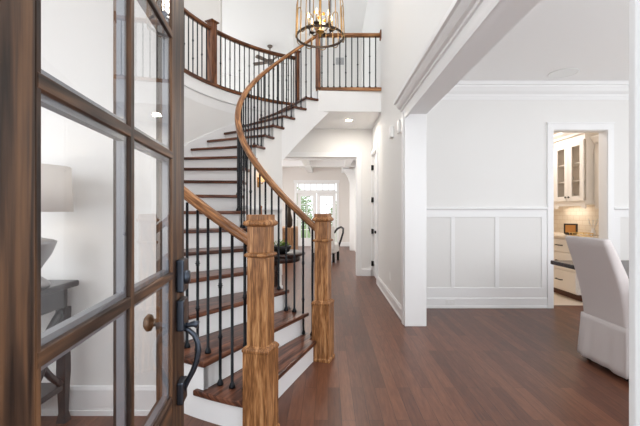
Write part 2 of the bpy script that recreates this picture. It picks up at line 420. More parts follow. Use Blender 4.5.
# ledge below the gallery
t4 = [190 - k for k in range(0, 74)]
mb = MB().arc(C, t4, RO-0.018, RO, F2-0.22, F2-0.19); struct(mb, 'trim_11', 'trim')

# second floor slab
pl = [(HX, 6.22), pol(RR, 114.3)[:2], pol(RO, 114.3)[:2]]
pl += [pol(RO, t)[:2] for t in range(117, 190, 3)] + [pol(RO+0.13, 190)[:2], (-6, 4.3), (-6, 13.0), (HX, 13.0)]
struct(MB().prism(pl, 2, HC, F2), 'floor', 'trim')
# living room ceiling continues the slab to the end wall
struct(MB().box(-4, HX, 13.0, 14.2, HC, 3.1), 'ceiling', 'ceiling')
# upstairs walls
mb = MB()
mb.box(-6, -1.97, 6.95, 7.07, F2, TOP)
struct(mb, 'wall_gallery', 'wall_warm')
mb = MB().box(-0.9, HX, 9.9, 10.02, F2, TOP).box(-6, -0.9, 12.9, 13.02, F2, TOP).box(-0.9, -0.78, 10.02, 12.9, F2, TOP).box(-6.1, -6, 4.3, 13, F2, F2+0.5)
struct(mb, 'wall_upstairs', 'wall')
struct(MB().box(-6, 1.06, 0.3, 13, TOP, TOP+0.1), 'ceiling', 'ceiling')

# wall at the end of the hall with the opening to the living room
YH = 7.5
mb = MB().box(-3.2, -0.93, YH, YH+0.14, 0, HC).box(-0.93, 0.57, YH, YH+0.14, 2.34, HC).box(0.57, HX, YH, YH+0.14, 0, HC)
struct(mb, 'wall_hall_end', 'wall')
mb = MB()
for x0, x1 in ((-1.02, -0.93), (0.57, 0.66)): mb.box(x0, x1, YH-0.022, YH, 0, 2.34)
mb.box(-1.02, 0.66, YH-0.022, YH, 2.34, 2.44)
mb.box(-0.93, -0.92, YH, YH+0.16, 0, 2.34).box(0.56, 0.57, YH, YH+0.16, 0, 2.34)
struct(mb, 'trim_12', 'trim', 0.003)
mb = MB(); mb.prism([(YH, 0), (YH-0.02, 0), (YH-0.02, 0.12), (YH-0.008, 0.15), (YH, 0.15)], 0, 0.66, HX)
struct(mb, 'baseboard_hall', 'trim')

# living room
YL = 14.0
mb = MB().box(-4, -1.15, YL, YL+0.15, 0, HC)
DX0, DX1 = -1.05, 0.35
mb.box(-4, DX0-0.08, YL, YL+0.15, 0, HC) if False else None
mb.box(-1.15, 0.31, YL, YL+0.15, 2.33, HC); mb.box(0.31, 2.5, YL, YL+0.15, 0, HC)
mb.box(-1.15, 0.31, YL, YL+0.15, 1.95, 2.03)
struct(mb, 'wall_living', 'wall_warm')
struct(MB().box(0.87, 1.0, 10.0, 14.0, 0, HC).box(-4.1, -4, 7.64, 14, 0, 0.5).box(-4.1, -4, 7.64, 14, 2.5, HC), 'wall_living_side', 'wall')
# coffered beams
mb = MB()
for y in (8.6, 10.2, 11.8): mb.box(-4, 0.87, y, y+0.22, 2.68, HC)
for x in (-2.2, -0.75, 0.5): mb.box(x, x+0.2, 7.64, 14, 2.70, HC)
struct(mb, 'trim_13', 'trim', 0.01)
# bracket and pilaster on the right side of the living room
mb = MB().box(0.72, 0.87, 12.4, 12.7, 0, 2.25)
mb.prism([(0.87, 2.68), (0.5, 2.68), (0.5, 2.6), (0.6, 2.5), (0.66, 2.38), (0.70, 2.25), (0.87, 2.25)], 1, 12.42, 12.68)
struct(mb, 'trim_14', 'trim', 0.004)
mb = MB(); mb.prism([(YL, 0), (YL-0.02, 0), (YL-0.02, 0.14), (YL, 0.15)], 0, 0.31, 0.87); mb.prism([(YL, 0), (YL-0.02, 0), (YL-0.02, 0.14), (YL, 0.15)], 0, -4, -1.15)
struct(mb, 'baseboard_living', 'trim')

# garden doors and transom at the far end
d3 = thing('door_3', 'white glazed double doors to the garden at the end of the living room', 'door', (0, YL+0.06, 0), kind='structure')
for x0, x1 in ((-1.13, -0.43), (-0.41, 0.29)):
    mb = MB(); y0, y1 = -0.02, 0.03
    a, b = x0+0.13, x1-0.13
    mb.box(x0, a, y0, y1, 0, 1.95).box(b, x1, y0, y1, 0, 1.95).box(a, b, y0, y1, 0, 0.3).box(a, b, y0, y1, 1.84, 1.95)
    mb.box((a+b)/2-0.015, (a+b)/2+0.015, y0, y1, 0.3, 1.84)
    for k in range(1, 5): mb.box(a, b, y0+0.002, y1-0.002, 0.3+1.54*k/5-0.013, 0.3+1.54*k/5+0.013)
    lf = mb.build('leaf', 'trim', d3)
    MB().box(a, b, 0.004, 0.008, 0.3, 1.84).build('glazing', 'win_glass', lf)
MB().lathe([(0.001, -0.09), (0.03, -0.085), (0.03, -0.06), (0.012, -0.055), (0.012, -0.02)], 12, (-0.36, 0, 0.98), axis=1).build('knob', 'black', d3)
MB().lathe([(0.001, -0.05), (0.03, -0.045), (0.03, -0.02)], 12, (-0.36, 0, 1.1), axis=1).build('deadbolt', 'black', d3)
w1 = thing('window_1', 'white six pane transom window above the garden doors', 'window', (0, YL+0.06, 2.03), kind='structure')
mb = MB().box(-1.13, 0.29, -0.03, 0.03, 0, 0.045).box(-1.13, 0.29, -0.03, 0.03, 0.26, 0.30)
for k in range(7):
    x = -1.13 + 0.04 + (1.34)*k/6; mb.box(x-0.02, x+0.02, -0.029, 0.029, 0.045, 0.26)
mb.build('window_frame', 'trim', w1); MB().box(-1.1, 0.26, 0.0, 0.005, 0.04, 0.27).build('glazing', 'win_glass', w1)
mb = MB(); mb.box(-1.24, -1.15, YL-0.02, YL, 0, 2.33).box(0.31, 0.40, YL-0.02, YL, 0, 2.33).box(-1.27, 0.43, YL-0.03, YL, 2.33, 2.43).box(-1.15, 0.31, YL-0.02, YL, 1.95, 2.03)
struct(mb, 'trim_15', 'trim', 0.004)

# hall door on the right wall
d2 = thing('door_2', 'closed white panelled door with black hinges at the far end of the hall', 'door', (HX+0.03, 6.68, 0), kind='structure')
mb = MB().box(0.0, 0.04, 0, 0.8, 0.01, 2.37)
for z0, z1 in ((0.25, 0.95), (1.15, 2.2)):
    mb.box(-0.012, 0, 0.11, 0.69, z0, z0+0.03).box(-0.012, 0, 0.11, 0.69, z1-0.03, z1).box(-0.012, 0, 0.11, 0.14, z0+0.03, z1-0.03).box(-0.012, 0, 0.66, 0.69, z0+0.03, z1-0.03)
mb.build('leaf', 'trim', d2, 0.003)
for z in (0.25, 0.88, 1.5, 2.13): MB().lathe([(0.014, 0), (0.014, 0.10)], 10, (-0.035, 0.79, z-0.05)).box(-0.03, 0.001, 0.76, 0.80, z-0.045, z+0.045).build('hinge', 'black', d2)
MB().lathe([(0.001, -0.075), (0.02, -0.073), (0.028, -0.06), (0.026, -0.045), (0.01, -0.04), (0.01, -0.012), (0.03, -0.01), (0.03, 0.0)], 16, (0, 0.10, 0.90), axis=0).build('knob', 'black', d2)
mb = MB().box(HX-0.022, HX, 6.58, 6.68, 0, 2.37).box(HX-0.022, HX, 7.48, 7.5, 0, 2.37).box(HX-0.022, HX, 6.58, 7.5, 2.37, 2.47)
struct(mb, 'trim_16', 'trim', 0.003)

# ------------------------------------------------------------------ staircase
st = thing('staircase', 'curved staircase with dark stained oak treads and white risers sweeping up to the second floor', 'staircase')
for n in range(1, 18):
    ta, tb = th_of(n), th_of(n+1)
    z1 = n*RISE; z0 = z1 - 0.035
    ri = RI; ro = RO-0.016 if n >= 3 else 2.78
    def ring(z):
        K = 5; pts = []
        for k in range(K+1):
            t = ta - (ta-tb-0.0)*k/K
            off = (0.03 if n > 1 else -0.045) if k == 0 else 0.0
            if n == 1 and k == 1: t = 249.0
            pts.append((t, off))
        inner = [pol(ri, t + math.degrees(o/ri), z) for t, o in pts]
        if n == 1: inner = [pol(1.668, ta-math.degrees(0.045/1.668), z), pol(1.668, 248.1, z), pol(ri, 248.1, z)] + [pol(ri, t, z) for t in (246.6, 245, tb)]
        outer = [pol(ro, t + math.degrees(o/ro), z) for t, o in reversed(pts)]
        if n == 1: outer = [pol(ro, tb-1.3, z), pol(2.72, tb-1.3, z), pol(2.72, tb, z)][::-1] + outer[1:]
        return inner + outer
    a, b = ring(z0), ring(z1)
    m_ = len(a); mb = MB()
    def uvp(p):
        r = math.hypot(p[0]-C[0], p[1]-C[1]); t = math.atan2(p[1]-C[1], p[0]-C[0]) % (2*pi)
        return (r + n*3.1, t*2.1)
    vs = a + b
    fs = [tuple(range(m_-1, -1, -1)), tuple(range(m_, 2*m_))] + [(i, (i+1) % m_, m_+(i+1) % m_, m_+i) for i in range(m_)]
    mb.add(vs, fs, [tuple((uvp(vs[k])[0], uvp(vs[k])[1]+(vs[k][2])) for k in f) for f in fs])
    mb.build('tread', 'tread', st, 0.010, 3)
for n in range(1, 19):
    t = th_of(n); z0 = (n-1)*RISE; z1 = n*RISE - 0.035
    ro = RO-0.016 if n >= 3 else 2.75
    da = math.degrees(0.012/2)
    mb = MB()
    if n > 1: mb.arc(C, [t, t-da], RI+0.03, ro, max(z0, 0.0), z1)
    else: mb.prism([pol(r, t-math.degrees(q/r))[:2] for r, q in ((1.668, 0.075), (2.75, 0.075), (2.75, 0.088), (1.668, 0.088))], 2, 0, z1)
    mb.build('riser', 'trim', st)
# inner string: steps on top, sweeping line below, a curved wall under the lower flight
def low(t): return 2.02 + (140 - t)*(HC-2.02)/33.0
def stepped(lo, hi, zlow, r0, r1, name, m):
    mb = MB()
    for n in range(1, 19):
        ta, tb = th_of(n), th_of(n+1)
        a, b = min(ta, hi), max(tb, lo)
        if a - b < 0.05: continue
        K = 4; t = [a - (a-b)*k/K for k in range(K+1)]
        mb.arc(C, t, r0, r1, [zlow(x) for x in t], min(n*RISE-0.035, F2-0.035))
    return mb.build(name, m, st)
stepped(114.3, 140, low, RI+0.03, RI+0.07, 'inner_stringer', 'trim')
stepped(140, 249.0, lambda t: 0.0, RI+0.03, RI+0.07, 'stair_wall', 'wall')
tt = [114.3 - 0.8*k for k in range(10)]
MB().arc(C, tt, RI+0.03, RI+0.07, [low(x) for x in tt], HC).build('inner_stringer', 'trim', st)
tt = [140 - 1.5*k for k in range(23)]
MB().arc(C, tt, RI+0.07, RO-0.01, [low(x) for x in tt], [min(low(x)+0.05, HC) for x in tt]).build('soffit', 'wall', st)
MB().arc(C, [140, 139.7], RI+0.07, RO, 0, 2.03).build('end_panel', 'wall', st)
# chair rail on the curved wall below the stair
tt = [140 + k*2 for k in range(0, 36)]
struct(MB().arc(C, tt, RI-0.0, RI+0.029, 1.29, 1.33), 'trim_17', 'trim')
struct(MB().arc(C, [140 + k*2 for k in range(0, 52)], RI+0.005, RI+0.029, 0, 0.15), 'baseboard_stair', 'trim')
# outer string of the two open bottom steps
mb = MB()
for n in (1, 2):
    ta, tb = th_of(n), th_of(n+1)
    if n == 1: ta -= math.degrees(0.075/2.73)
    t = [ta - (ta-tb)*k/4 for k in range(5)]
    mb.arc(C, t, 2.71, 2.75, 0, n*RISE-0.035)
mb.build('outer_stringer', 'trim', st)

# ------------------------------------------------------------------ newels, rails, balusters
def newel(parent, name, loc, rz, kind='box', h=1.245, mname='oak', s=None):
    o = bpy.data.objects.new(name, None); col.objects.link(o); o.parent = parent
    o.location = loc; o.rotation_euler = (0, 0, rz)
    def sq(prof, nm, bev=0.004):
        mb = MB(); rings = [[(-q, -q, z), (q, -q, z), (q, q, z), (-q, q, z)] for q, z in prof]
        mb.rings(rings, smooth=False); return mb.build(nm, mname, o, bev)
    if kind == 'box':
        sq([(0.082, 0), (0.082, 0.02), (0.075, 0.03), (0.075, 0.475), (0.079, 0.478), (0.079, 0.49), (0.07, 0.503), (0.0585, 0.512)], 'base_box')
        sq([(0.0575, 0.50), (0.0575, 1.005)], 'shaft')
        sq([(0.0575, 1.005), (0.068, 1.010), (0.07, 1.018), (0.068, 1.026), (0.0575, 1.031)], 'neck_moulding')
        sq([(0.0565, 1.03), (0.0565, 1.18)], 'upper_shaft')
        sq([(0.058, 1.178), (0.072, 1.186), (0.076, 1.196), (0.072, 1.206), (0.064, 1.213), (0.060, 1.215), (0.060, 1.245)], 'cap')
    else:
        q = s or 0.045
        sq([(q, 0), (q, h-0.05)], 'shaft')
        sq([(q, h-0.052), (q*1.45, h-0.035), (q*1.5, h-0.022), (q*1.2, h-0.012), (0.01, h)], 'cap')
    return o
bal_cache = {}
def baluster(parent, p, length, knuck):
    key = (round(length, 2), knuck)
    if key not in bal_cache:
        Lh = key[0]; r = 0.0094
        prof = [(0.020, 0), (0.021, 0.010), (0.015, 0.026), (0.0105, 0.034), (r, 0.036)]
        ks = {0: [], 1: [0.30, 0.62], 2: [0.46]}[knuck]
        for k in ks:
            z = Lh*k; prof += [(r, z-0.017), (0.013, z-0.011), (0.010, z-0.005), (0.0175, z), (0.010, z+0.005), (0.013, z+0.011), (r, z+0.017)]
        prof += [(r, Lh)]
        bal_cache[key] = MB().lathe(prof, 8).build('baluster', 'iron', parent)
        b = bal_cache[key]
    else:
        b = bal_cache[key].copy(); col.objects.link(b); b.parent = parent
    b.location = p
    return b
RAIL = [(-0.028, -0.03), (0.028, -0.03), (0.034, -0.012), (0.034, 0.008), (0.024, 0.026), (0.01, 0.031), (-0.01, 0.031), (-0.024, 0.026), (-0.034, 0.008), (-0.034, -0.012)]
RH = 0.865
nrot = R(TH0) + pi/2                     # newel faces follow the first riser
# inner railing
inner = thing('stair_railing', 'long curved oak handrail with black iron balusters on the inner side of the stairs', 'railing', group='stair and landing railings')
newel(inner, 'newel_post', pol(1.585, TH0-0.6, 0), nrot)
newel(inner, 'newel_post', pol(RR, 114.0, F2), R(0), 'slim', 1.02, 'oak_gallery_post', 0.042)
path = [pol(RR, TH0-1.6 - k*(TH0-1.6-115.3)/110, 0) for k in range(111)]
path = []
for k in range(111):
    t = TH0-1.6 - k*(TH0-1.6-115.3)/110
    path.append(pol(RR, t, n_of(t)*RISE + RH))
MB().sweep(path, RAIL, smooth=True).build('handrail', 'oak_rail', inner)
k = 0; t = 247.0
while t > 116:
    n = min(int(n_of(t)+1e-6), 17); base = n*RISE; top = n_of(t)*RISE + RH - 0.03
    baluster(inner, pol(RR, t, base), top-base, (0, 1, 0, 2)[k % 4]); k += 1; t -= 3.38
# outer railing at the foot
outer = thing('stair_railing', 'short oak handrail beside the front door with a square newel post and iron balusters', 'railing', group='stair and landing railings')
ROUT = 2.65
newel(outer, 'newel_post', pol(2.728, TH0+0.1, 0), nrot)
path = []
for k in range(31):
    t = TH0-1.0 - k*(TH0-1.0-234.5)/30
    path.append(pol(ROUT, t, n_of(t)*RISE + RH - 0.017 + 0.043*k/25))
MB().sweep(path, RAIL, smooth=True).build('handrail', 'oak_rail', outer)
for k, t in enumerate([250.1, 248.4, 246.4, 244.4, 242.2, 240.2, 238.0, 236.0]):
    n = min(int(n_of(t)+1e-6), 17); base = n*RISE; top = n_of(t)*RISE + RH - 0.03
    baluster(outer, pol(ROUT, t, base), top-base, (0, 1, 0, 1)[k % 4])
# gallery railing
gal = thing('gallery_railing', 'curved dark oak gallery railing with iron balusters above the stairs', 'railing', group='stair and landing railings')
RG = 2.64
TN = pol(RG, 151.2, 0); 
newel(gal, 'newel_post', pol(RG, 151.2, F2), R(62), 'cap', 1.03, 'oak_gallery_post', 0.055)
newel(gal, 'newel_post', pol(RG, 113.6, F2), R(20), 'cap', 1.04, 'oak_gallery_post', 0.042)
gp = [pol(RG, 190 - k, F2+0.89) for k in range(0, 77)]
MB().sweep(gp, RAIL, smooth=True).build('handrail', 'oak_gallery', gal)
MB().sweep([pol(RG-0.03, 190 - k, F2+0.0) for k in range(0, 77)], [(-0.05, -0.035), (0.045, -0.035), (0.045, 0.022), (-0.05, 0.022)]).build('shoe_rail', 'oak_gallery', gal, 0.006)
k = 0; t = 188.0
while t > 115:
    if abs(t-151.2) > 1.6: baluster(gal, pol(RG, t, F2+0.022), 0.84, (0, 1, 0, 2)[k % 4])
    k += 1; t -= 2.14
# balcony railing
bal = thing('balcony_railing', 'straight oak balcony railing with iron balusters over the end of the hall', 'railing', group='stair and landing railings')
YR = 6.235
MB().sweep([(-0.14, YR, F2+0.89), (HX-0.005, YR, F2+0.89)], RAIL, smooth=True).build('handrail', 'oak_rail', bal)
MB().box(HX-0.02, HX, YR-0.055, YR+0.055, F2+0.82, F2+0.96).build('wall_rosette', 'oak_gallery_post', bal, 0.004)
MB().sweep([(-0.20, YR-0.01, F2), (HX, YR-0.01, F2)], [(-0.05, -0.035), (0.045, -0.035), (0.045, 0.022), (-0.05, 0.022)]).build('shoe_rail', 'oak_rail', bal, 0.006)
for k in range(10): baluster(bal, (-0.10 + 0.098*k, YR, F2+0.022), 0.84, (1, 0, 2, 0)[k % 4])

# ------------------------------------------------------------------ front door (open), local: x along width from the hinge, y through thickness (0 = outer face)
dv = Vector((-0.1447, 1.0)).normalized()
ang = math.atan2(dv.y, dv.x)
d1 = thing('door_1', 'open wooden front door with a grid of glass panes at the left edge', 'door', (-0.333, 0.32, 0), ang, kind='structure')
DW, DH, TK = 0.914, 2.58, 0.045
SW = 0.153; gz0, gz1 = 0.737, 2.447; PZ = 0.342
# in local frame the outer face looks to -y (towards the right of the picture)
MB().box(0, SW-0.012, 0, TK, 0.005, DH).build('hinge_stile', 'door_wood', d1, 0.0012, 1)
MB().box(DW-SW+0.012, DW, 0, TK, 0.005, DH).build('lock_stile', 'door_wood', d1, 0.0012, 1)
MB().box(SW-0.012, DW-SW+0.012, 0.0, TK, 0.005, 0.22).box(SW-0.012, DW-SW+0.012, 0.0, TK, 0.60, gz0-0.012).build('bottom_rail', 'door_rail_wood', d1, 0.004)
MB().box(SW-0.012, DW-SW+0.012, 0.012, TK-0.012, 0.22, 0.60).box(SW+0.05, DW-SW-0.05, 0.004, TK-0.004, 0.28, 0.52).build('lower_panel', 'door_rail_wood', d1, 0.006)
MB().box(SW-0.012, DW-SW+0.012, 0.0, TK, gz1+0.012, DH).build('top_rail', 'door_rail_wood', d1, 0.004)
mp = [(-0.011, 0.003), (-0.0105, 0.0), (-0.009, -0.0015), (0.009, -0.0015), (0.0105, 0.0), (0.011, 0.003), (0.0105, 0.022), (0.006, 0.030), (0.004, 0.034), (-0.004, 0.034), (-0.006, 0.030), (-0.0105, 0.022)]
MB().prism([(DW/2+a, b) for a, b in mp], 2, gz0-0.01, gz1+0.01).build('mullion', 'door_wood', d1)
for r in range(1, 5):
    z = gz0 + PZ*r
    MB().prism([(b, z+a) for a, b in mp], 0, SW-0.01, DW-SW+0.01).build('glazing_bar', 'door_rail_wood', d1)
# sloped glazing beads round the whole lite
hp = [(0, -0.0005), (0.008, -0.001), (0.012, 0.001), (0.0125, 0.003), (0.012, 0.022), (0.006, 0.032), (0, 0.034)]
MB().prism([(SW-0.012+a, b) for a, b in hp], 2, gz0-0.012, gz1+0.012).build('glazing_bead', 'door_wood', d1)
MB().prism([(DW-SW+0.012-a, b) for a, b in hp], 2, gz0-0.012, gz1+0.012).build('glazing_bead', 'door_wood', d1)
MB().prism([(b, gz0-0.012+a) for a, b in hp], 0, SW, DW-SW).build('glazing_bead', 'door_rail_wood', d1)
for c_ in range(2):
    for r in range(5):
        x0 = SW if c_ == 0 else DW/2+0.0103; x1 = DW/2-0.0103 if c_ == 0 else DW-SW
        z0 = gz0 + PZ*r + (0.0103 if r else 0); z1 = gz0 + PZ*(r+1) - 0.0103
        p = MB().box(x0, x1, 0.003, 0.005, z0, z1).build('pane', 'glass', d1)
        mb = MB(); q = 0.010
        mb.box(x0, x0+q, 0.007, 0.022, z0, z1).box(x1-q, x1, 0.007, 0.022, z0, z1).box(x0+q, x1-q, 0.007, 0.022, z0, z0+q).box(x0+q, x1-q, 0.007, 0.022, z1-q, z1)
        mb.build('spacer_bar', 'spacer', p)
# handle set on the lock stile, outer face is y<0
hx = DW - 0.072
hs = bpy.data.objects.new('handle_set', None); col.objects.link(hs); hs.parent = d1; hs.location = (hx, 0, 0)
MB().box(-0.033, 0.033, -0.022, 0, 1.02, 1.118).build('deadbolt_plate', 'handle', hs, 0.005)
MB().lathe([(0.001, -0.034), (0.020, -0.032), (0.023, -0.014)], 16, (0, 0, 1.062), axis=1).build('deadbolt_cylinder', 'handle', hs)
MB().box(-0.033, 0.033, -0.022, 0, 0.905, 0.998).build('latch_plate', 'handle', hs, 0.005)
MB().tube([(0, -0.015, 0.916), (0, -0.03, 0.916), (0.0, -0.045, 0.919), (0, -0.058, 0.915)], [0.008, 0.007, 0.010, 0.012], 8).build('thumb_lever', 'handle', hs)
gp_ = [(0, -0.010, 0.908), (0, -0.030, 0.900), (0, -0.046, 0.885), (0, -0.056, 0.862), (0, -0.058, 0.835), (0, -0.053, 0.805), (0, -0.042, 0.775), (0, -0.030, 0.752), (0, -0.022, 0.735), (0, -0.014, 0.715)]
MB().tube(gp_, [0.007, 0.0075, 0.008, 0.0085, 0.009, 0.009, 0.0085, 0.008, 0.0075, 0.007], 10).build('grip', 'handle', hs)
MB().box(-0.030, 0.030, -0.020, 0, 0.685, 0.752).build('lower_plate', 'handle', hs, 0.005)
kb = MB().lathe([(0.001, TK+0.050), (0.018, TK+0.048), (0.026, TK+0.040), (0.024, TK+0.030), (0.012, TK+0.024), (0.010, TK+0.012), (0.030, TK+0.010), (0.032, TK)], 20, (hx-0.01, 0, 0.93), axis=1).build('inside_knob', 'knob', d1)
for z in (0.3, 1.34, 2.4): MB().lathe([(0.008, 0), (0.008, 0.1)], 10, (-0.006, TK+0.004, z-0.05)).build('hinge', 'bronze', d1)

# ------------------------------------------------------------------ chandelier
CX, CY, CZ = -0.10, 4.80, 3.47
ch = thing('chandelier', 'large lantern chandelier with wire loops and lit candle bulbs hanging over the foyer', 'chandelier', (CX, CY, CZ))
def circ(r, z, n=48): return [(r*cos(2*pi*k/n), r*sin(2*pi*k/n), z) for k in range(n)]
mb = MB(); MB.sweep(mb, circ(0.295, 0), [(-0.006, -0.014), (0.006, -0.014), (0.006, 0.014), (-0.006, 0.014)], closed=True, smooth=False); mb.build('lower_ring', 'bronze', ch)
mb = MB(); MB.sweep(mb, circ(0.225, 0.62), [(-0.005, -0.012), (0.005, -0.012), (0.005, 0.012), (-0.005, 0.012)], closed=True, smooth=False); mb.build('upper_ring', 'bronze', ch)
for k in range(10):
    a = 2*pi*(k+0.35)/10; ca, sa = cos(a), sin(a); hw = 0.046; pts = []
    prof = [(-hw, 0.0)] 
    loop = []
    zt, zb = 0.43, -0.035
    for j in range(9): b = pi + pi*j/8; loop.append((hw*cos(b), zb + hw*0.8 + hw*0.8*sin(b)))
    for j in range(9): b = pi*j/8; loop.append((hw*cos(b), zt - hw + hw*sin(b)))
    for (s_, z_) in loop:
        rr = 0.304 + (0.03 if z_ > 0.3 else 0)*((z_-0.3)/0.2 if z_ > 0.3 else 0) * -1
        pts.append((rr*ca - s_*sa, rr*sa + s_*ca, z_))
    MB().tube(pts, 0.006, 6, closed=True).build('wire_loop', 'champagne', ch)
for k in range(6):
    a = 2*pi*(k+0.1)/6
    MB().tube([(0.15*cos(a+0.5), 0.15*sin(a+0.5), 0.05), (0.15*cos(a+0.5), 0.15*sin(a+0.5), 0.5), (0.222*cos(a+0.5), 0.222*sin(a+0.5), 0.62)], 0.005, 6).build('rod', 'bronze', ch)
MB().lathe([(0.001, -0.005), (0.014, 0.005), (0.02, 0.02), (0.012, 0.035), (0.045, 0.05), (0.055, 0.065), (0.04, 0.08), (0.014, 0.09), (0.012, 0.3), (0.02, 0.32), (0.012, 0.34), (0.010, 0.95)], 20).build('stem', 'brass', ch)
for k in range(6):
    a = 2*pi*(k)/6 + 0.26; ca, sa = cos(a), sin(a)
    ar = MB().tube([(0.03*ca, 0.03*sa, 0.065), (0.08*ca, 0.08*sa, 0.05), (0.125*ca, 0.125*sa, 0.062), (0.15*ca, 0.15*sa, 0.095)], 0.006, 8).build('candle_arm', 'bronze', ch)
    MB().lathe([(0.012, 0.088), (0.034, 0.10), (0.038, 0.112), (0.014, 0.116), (0.014, 0.13)], 14, (0.15*ca, 0.15*sa, 0)).build('candle_cup', 'bronze', ar)
    MB().lathe([(0.011, 0.12), (0.011, 0.215)], 12, (0.15*ca, 0.15*sa, 0)).build('candle_sleeve', 'candle', ar)
    MB().lathe([(0.007, 0.215), (0.014, 0.235), (0.015, 0.25), (0.009, 0.275), (0.001, 0.295)], 12, (0.15*ca, 0.15*sa, 0)).build('bulb', 'bulb', ar)
for k in range(5):
    a = 2*pi*k/5 + 0.5
    MB().lathe([(0.001, -0.022), (0.016, -0.014), (0.021, 0), (0.016, 0.014), (0.001, 0.022)], 12, (0.06*cos(a), 0.06*sin(a), 0.22+0.05*(k % 3))).build('amber_drop', 'amber', ch)
for k in range(6):
    a = 2*pi*k/6
    MB().tube([(0.225*cos(a), 0.225*sin(a), 0.62), (0.12*cos(a), 0.12*sin(a), 0.8), (0.02*cos(a), 0.02*sin(a), 0.93)], 0.005, 6).build('top_strap', 'bronze', ch)
MB().tube([(0, 0, 0.93), (0, 0, TOP-CZ-0.03)], 0.008, 8).build('chain', 'bronze', ch)
MB().lathe([(0.07, TOP-CZ-0.04), (0.075, TOP-CZ-0.001)], 20).build('ceiling_canopy', 'bronze', ch)
point('chandelier_light', (CX, CY, CZ+0.25), 11, (1, 0.93, 0.84), 0.15)

# ------------------------------------------------------------------ study: console table and lamp
ct = thing('console_table', 'charcoal console table with curved end braces seen through the door glass', 'table', (-2.015, 2.12, 0))
TX = 0.49
MB().box(-TX, TX, -0.215, 0.215, 0.808, 0.845).build('tabletop', 'charcoal', ct, 0.01, 3)
MB().box(-TX+0.05, TX-0.05, -0.18, 0.18, 0.69, 0.808).build('apron', 'charcoal', ct, 0.003)
for sx in (-1, 1):
    for sy in (-1, 1):
        x = sx*(TX-0.065); y = sy*0.165; pr = [(0.03, 0), (0.027, 0.02), (0.020, 0.06), (0.024, 0.2), (0.028, 0.3), (0.026, 0.5), (0.03, 0.69)]
        rg = [[(x+q*a, y+q*b, z) for a, b in ((-1, -1), (1, -1), (1, 1), (-1, 1))] for q, z in pr]
        MB().rings(rg, smooth=False).build('leg', 'charcoal', ct, 0.004)
        xe = sx*(TX-0.065)
        pts = [(xe, y*0.82 - sy*0.15*sin(pi*k/12)*1.0, 0.24+0.43*k/12) for k in range(13)]
        MB().tube(pts, 0.019, 8).build('brace', 'charcoal', ct)
MB().box(-TX+0.05, TX-0.05, -0.165, 0.165, 0.20, 0.235).build('shelf', 'charcoal', ct, 0.004)
lp = thing('table_lamp', 'pewter urn table lamp with a wide pale drum shade on the charcoal console', 'lamp', (-1.615, 2.08, 0.846))
MB().lathe([(0.001, 0), (0.075, 0), (0.08, 0.015), (0.07, 0.03), (0.035, 0.06), (0.028, 0.085), (0.05, 0.125), (0.085, 0.18), (0.105, 0.235), (0.11, 0.25), (0.09, 0.262), (0.05, 0.27), (0.02, 0.28), (0.012, 0.29), (0.012, 0.39)], 32).build('base', 'silver', lp)
MB().lathe([(0.185, 0.415), (0.175, 0.665), (0.172, 0.665), (0.182, 0.415)], 40, hollow=True).build('shade', 'shade', lp)
MB().lathe([(0.02, 0.43), (0.028, 0.49), (0.02, 0.53), (0.001, 0.54)], 14).build('bulb', 'bulb', lp)
MB().tube([(0, 0, 0.38), (0, 0, 0.43)], 0.012, 8).box(-0.176, 0.176, -0.003, 0.003, 0.635, 0.641).build('shade_ring', 'silver', lp)
point('lamp_light', (-1.615, 2.08, 0.846+0.53), 1.1, (1, 0.9, 0.78), 0.04)

# ------------------------------------------------------------------ dining furniture
dt = thing('dining_table', 'dark wooden dining table half hidden behind the slipcovered chair', 'table', (2.86, 2.75, 0))
MB().box(-0.58, 0.58, -1.15, 1.15, 0.725, 0.765).build('tabletop', 'dark_table', dt, 0.008)
for y in (-0.7, 0.55):
    MB().lathe([(0.09, 0.06), (0.075, 0.2), (0.06, 0.3), (0.085, 0.42), (0.06, 0.55), (0.1, 0.725)], 20, (0.1, y, 0)).build('pedestal', 'dark_table', dt)
    MB().box(-0.15, 0.35, y-0.06, y+0.06, 0, 0.07).build('foot', 'dark_table', dt, 0.015)
dc = thing('dining_chair', 'tall slipcovered parsons chair in grey linen with its back to the hall', 'chair', (2.2, 3.04, 0), R(1))
# profile of the back in local x,z : x=0 is the back face at seat level
def bx(z):   # back face x
    pts = [(0.36, 0.0), (0.5, -0.012), (0.65, -0.04), (0.8, -0.085), (0.92, -0.125), (1.05, -0.17)]
    for (a, xa), (b, xb) in zip(pts, pts[1:]):
        if z <= b: return xa + (xb-xa)*(z-a)/(b-a)
    return pts[-1][1]
def bt(z):   # thickness
    pts = [(0.36, 0.2), (0.5, 0.15), (0.65, 0.115), (0.8, 0.095), (0.95, 0.08), (1.05, 0.06)]
    for (a, xa), (b, xb) in zip(pts, pts[1:]):
        if z <= b: return xa + (xb-xa)*(z-a)/(b-a)
    return pts[-1][1]
rg = []
for i in range(15):
    z = 0.37 + (1.04-0.37)*i/14; hw = 0.238 + 0.006*sin(pi*i/14)
    x0 = bx(z); x1 = x0 + bt(z); ring = []
    cr_ = 0.03
    for (sx, sy, a0) in ((1, 1, 0), (0, 1, 90), (0, -1, 180), (1, -1, 270)):
        for k in range(4):
            a = R(a0 + 30*k); cx = (x1-cr_) if sx else (x0+cr_); cy = sy*(hw-cr_)
            zz = z + (0.012*(1-(cy/hw)**2) if i == 14 else 0)
            ring.append((cx+cr_*cos(a), cy+cr_*sin(a), zz))
    rg.append(ring)
tp = rg[-1]; cxx = sum(p[0] for p in tp)/len(tp)
rg.append([(cxx+(p[0]-cxx)*0.6, p[1]*0.95, p[2]+0.014) for p in tp])
MB().rings(rg).build('backrest', 'linen', dc)
MB().box(0.1, 0.52, -0.235, 0.235, 0.36, 0.50).build('seat', 'linen', dc, 0.03, 3)
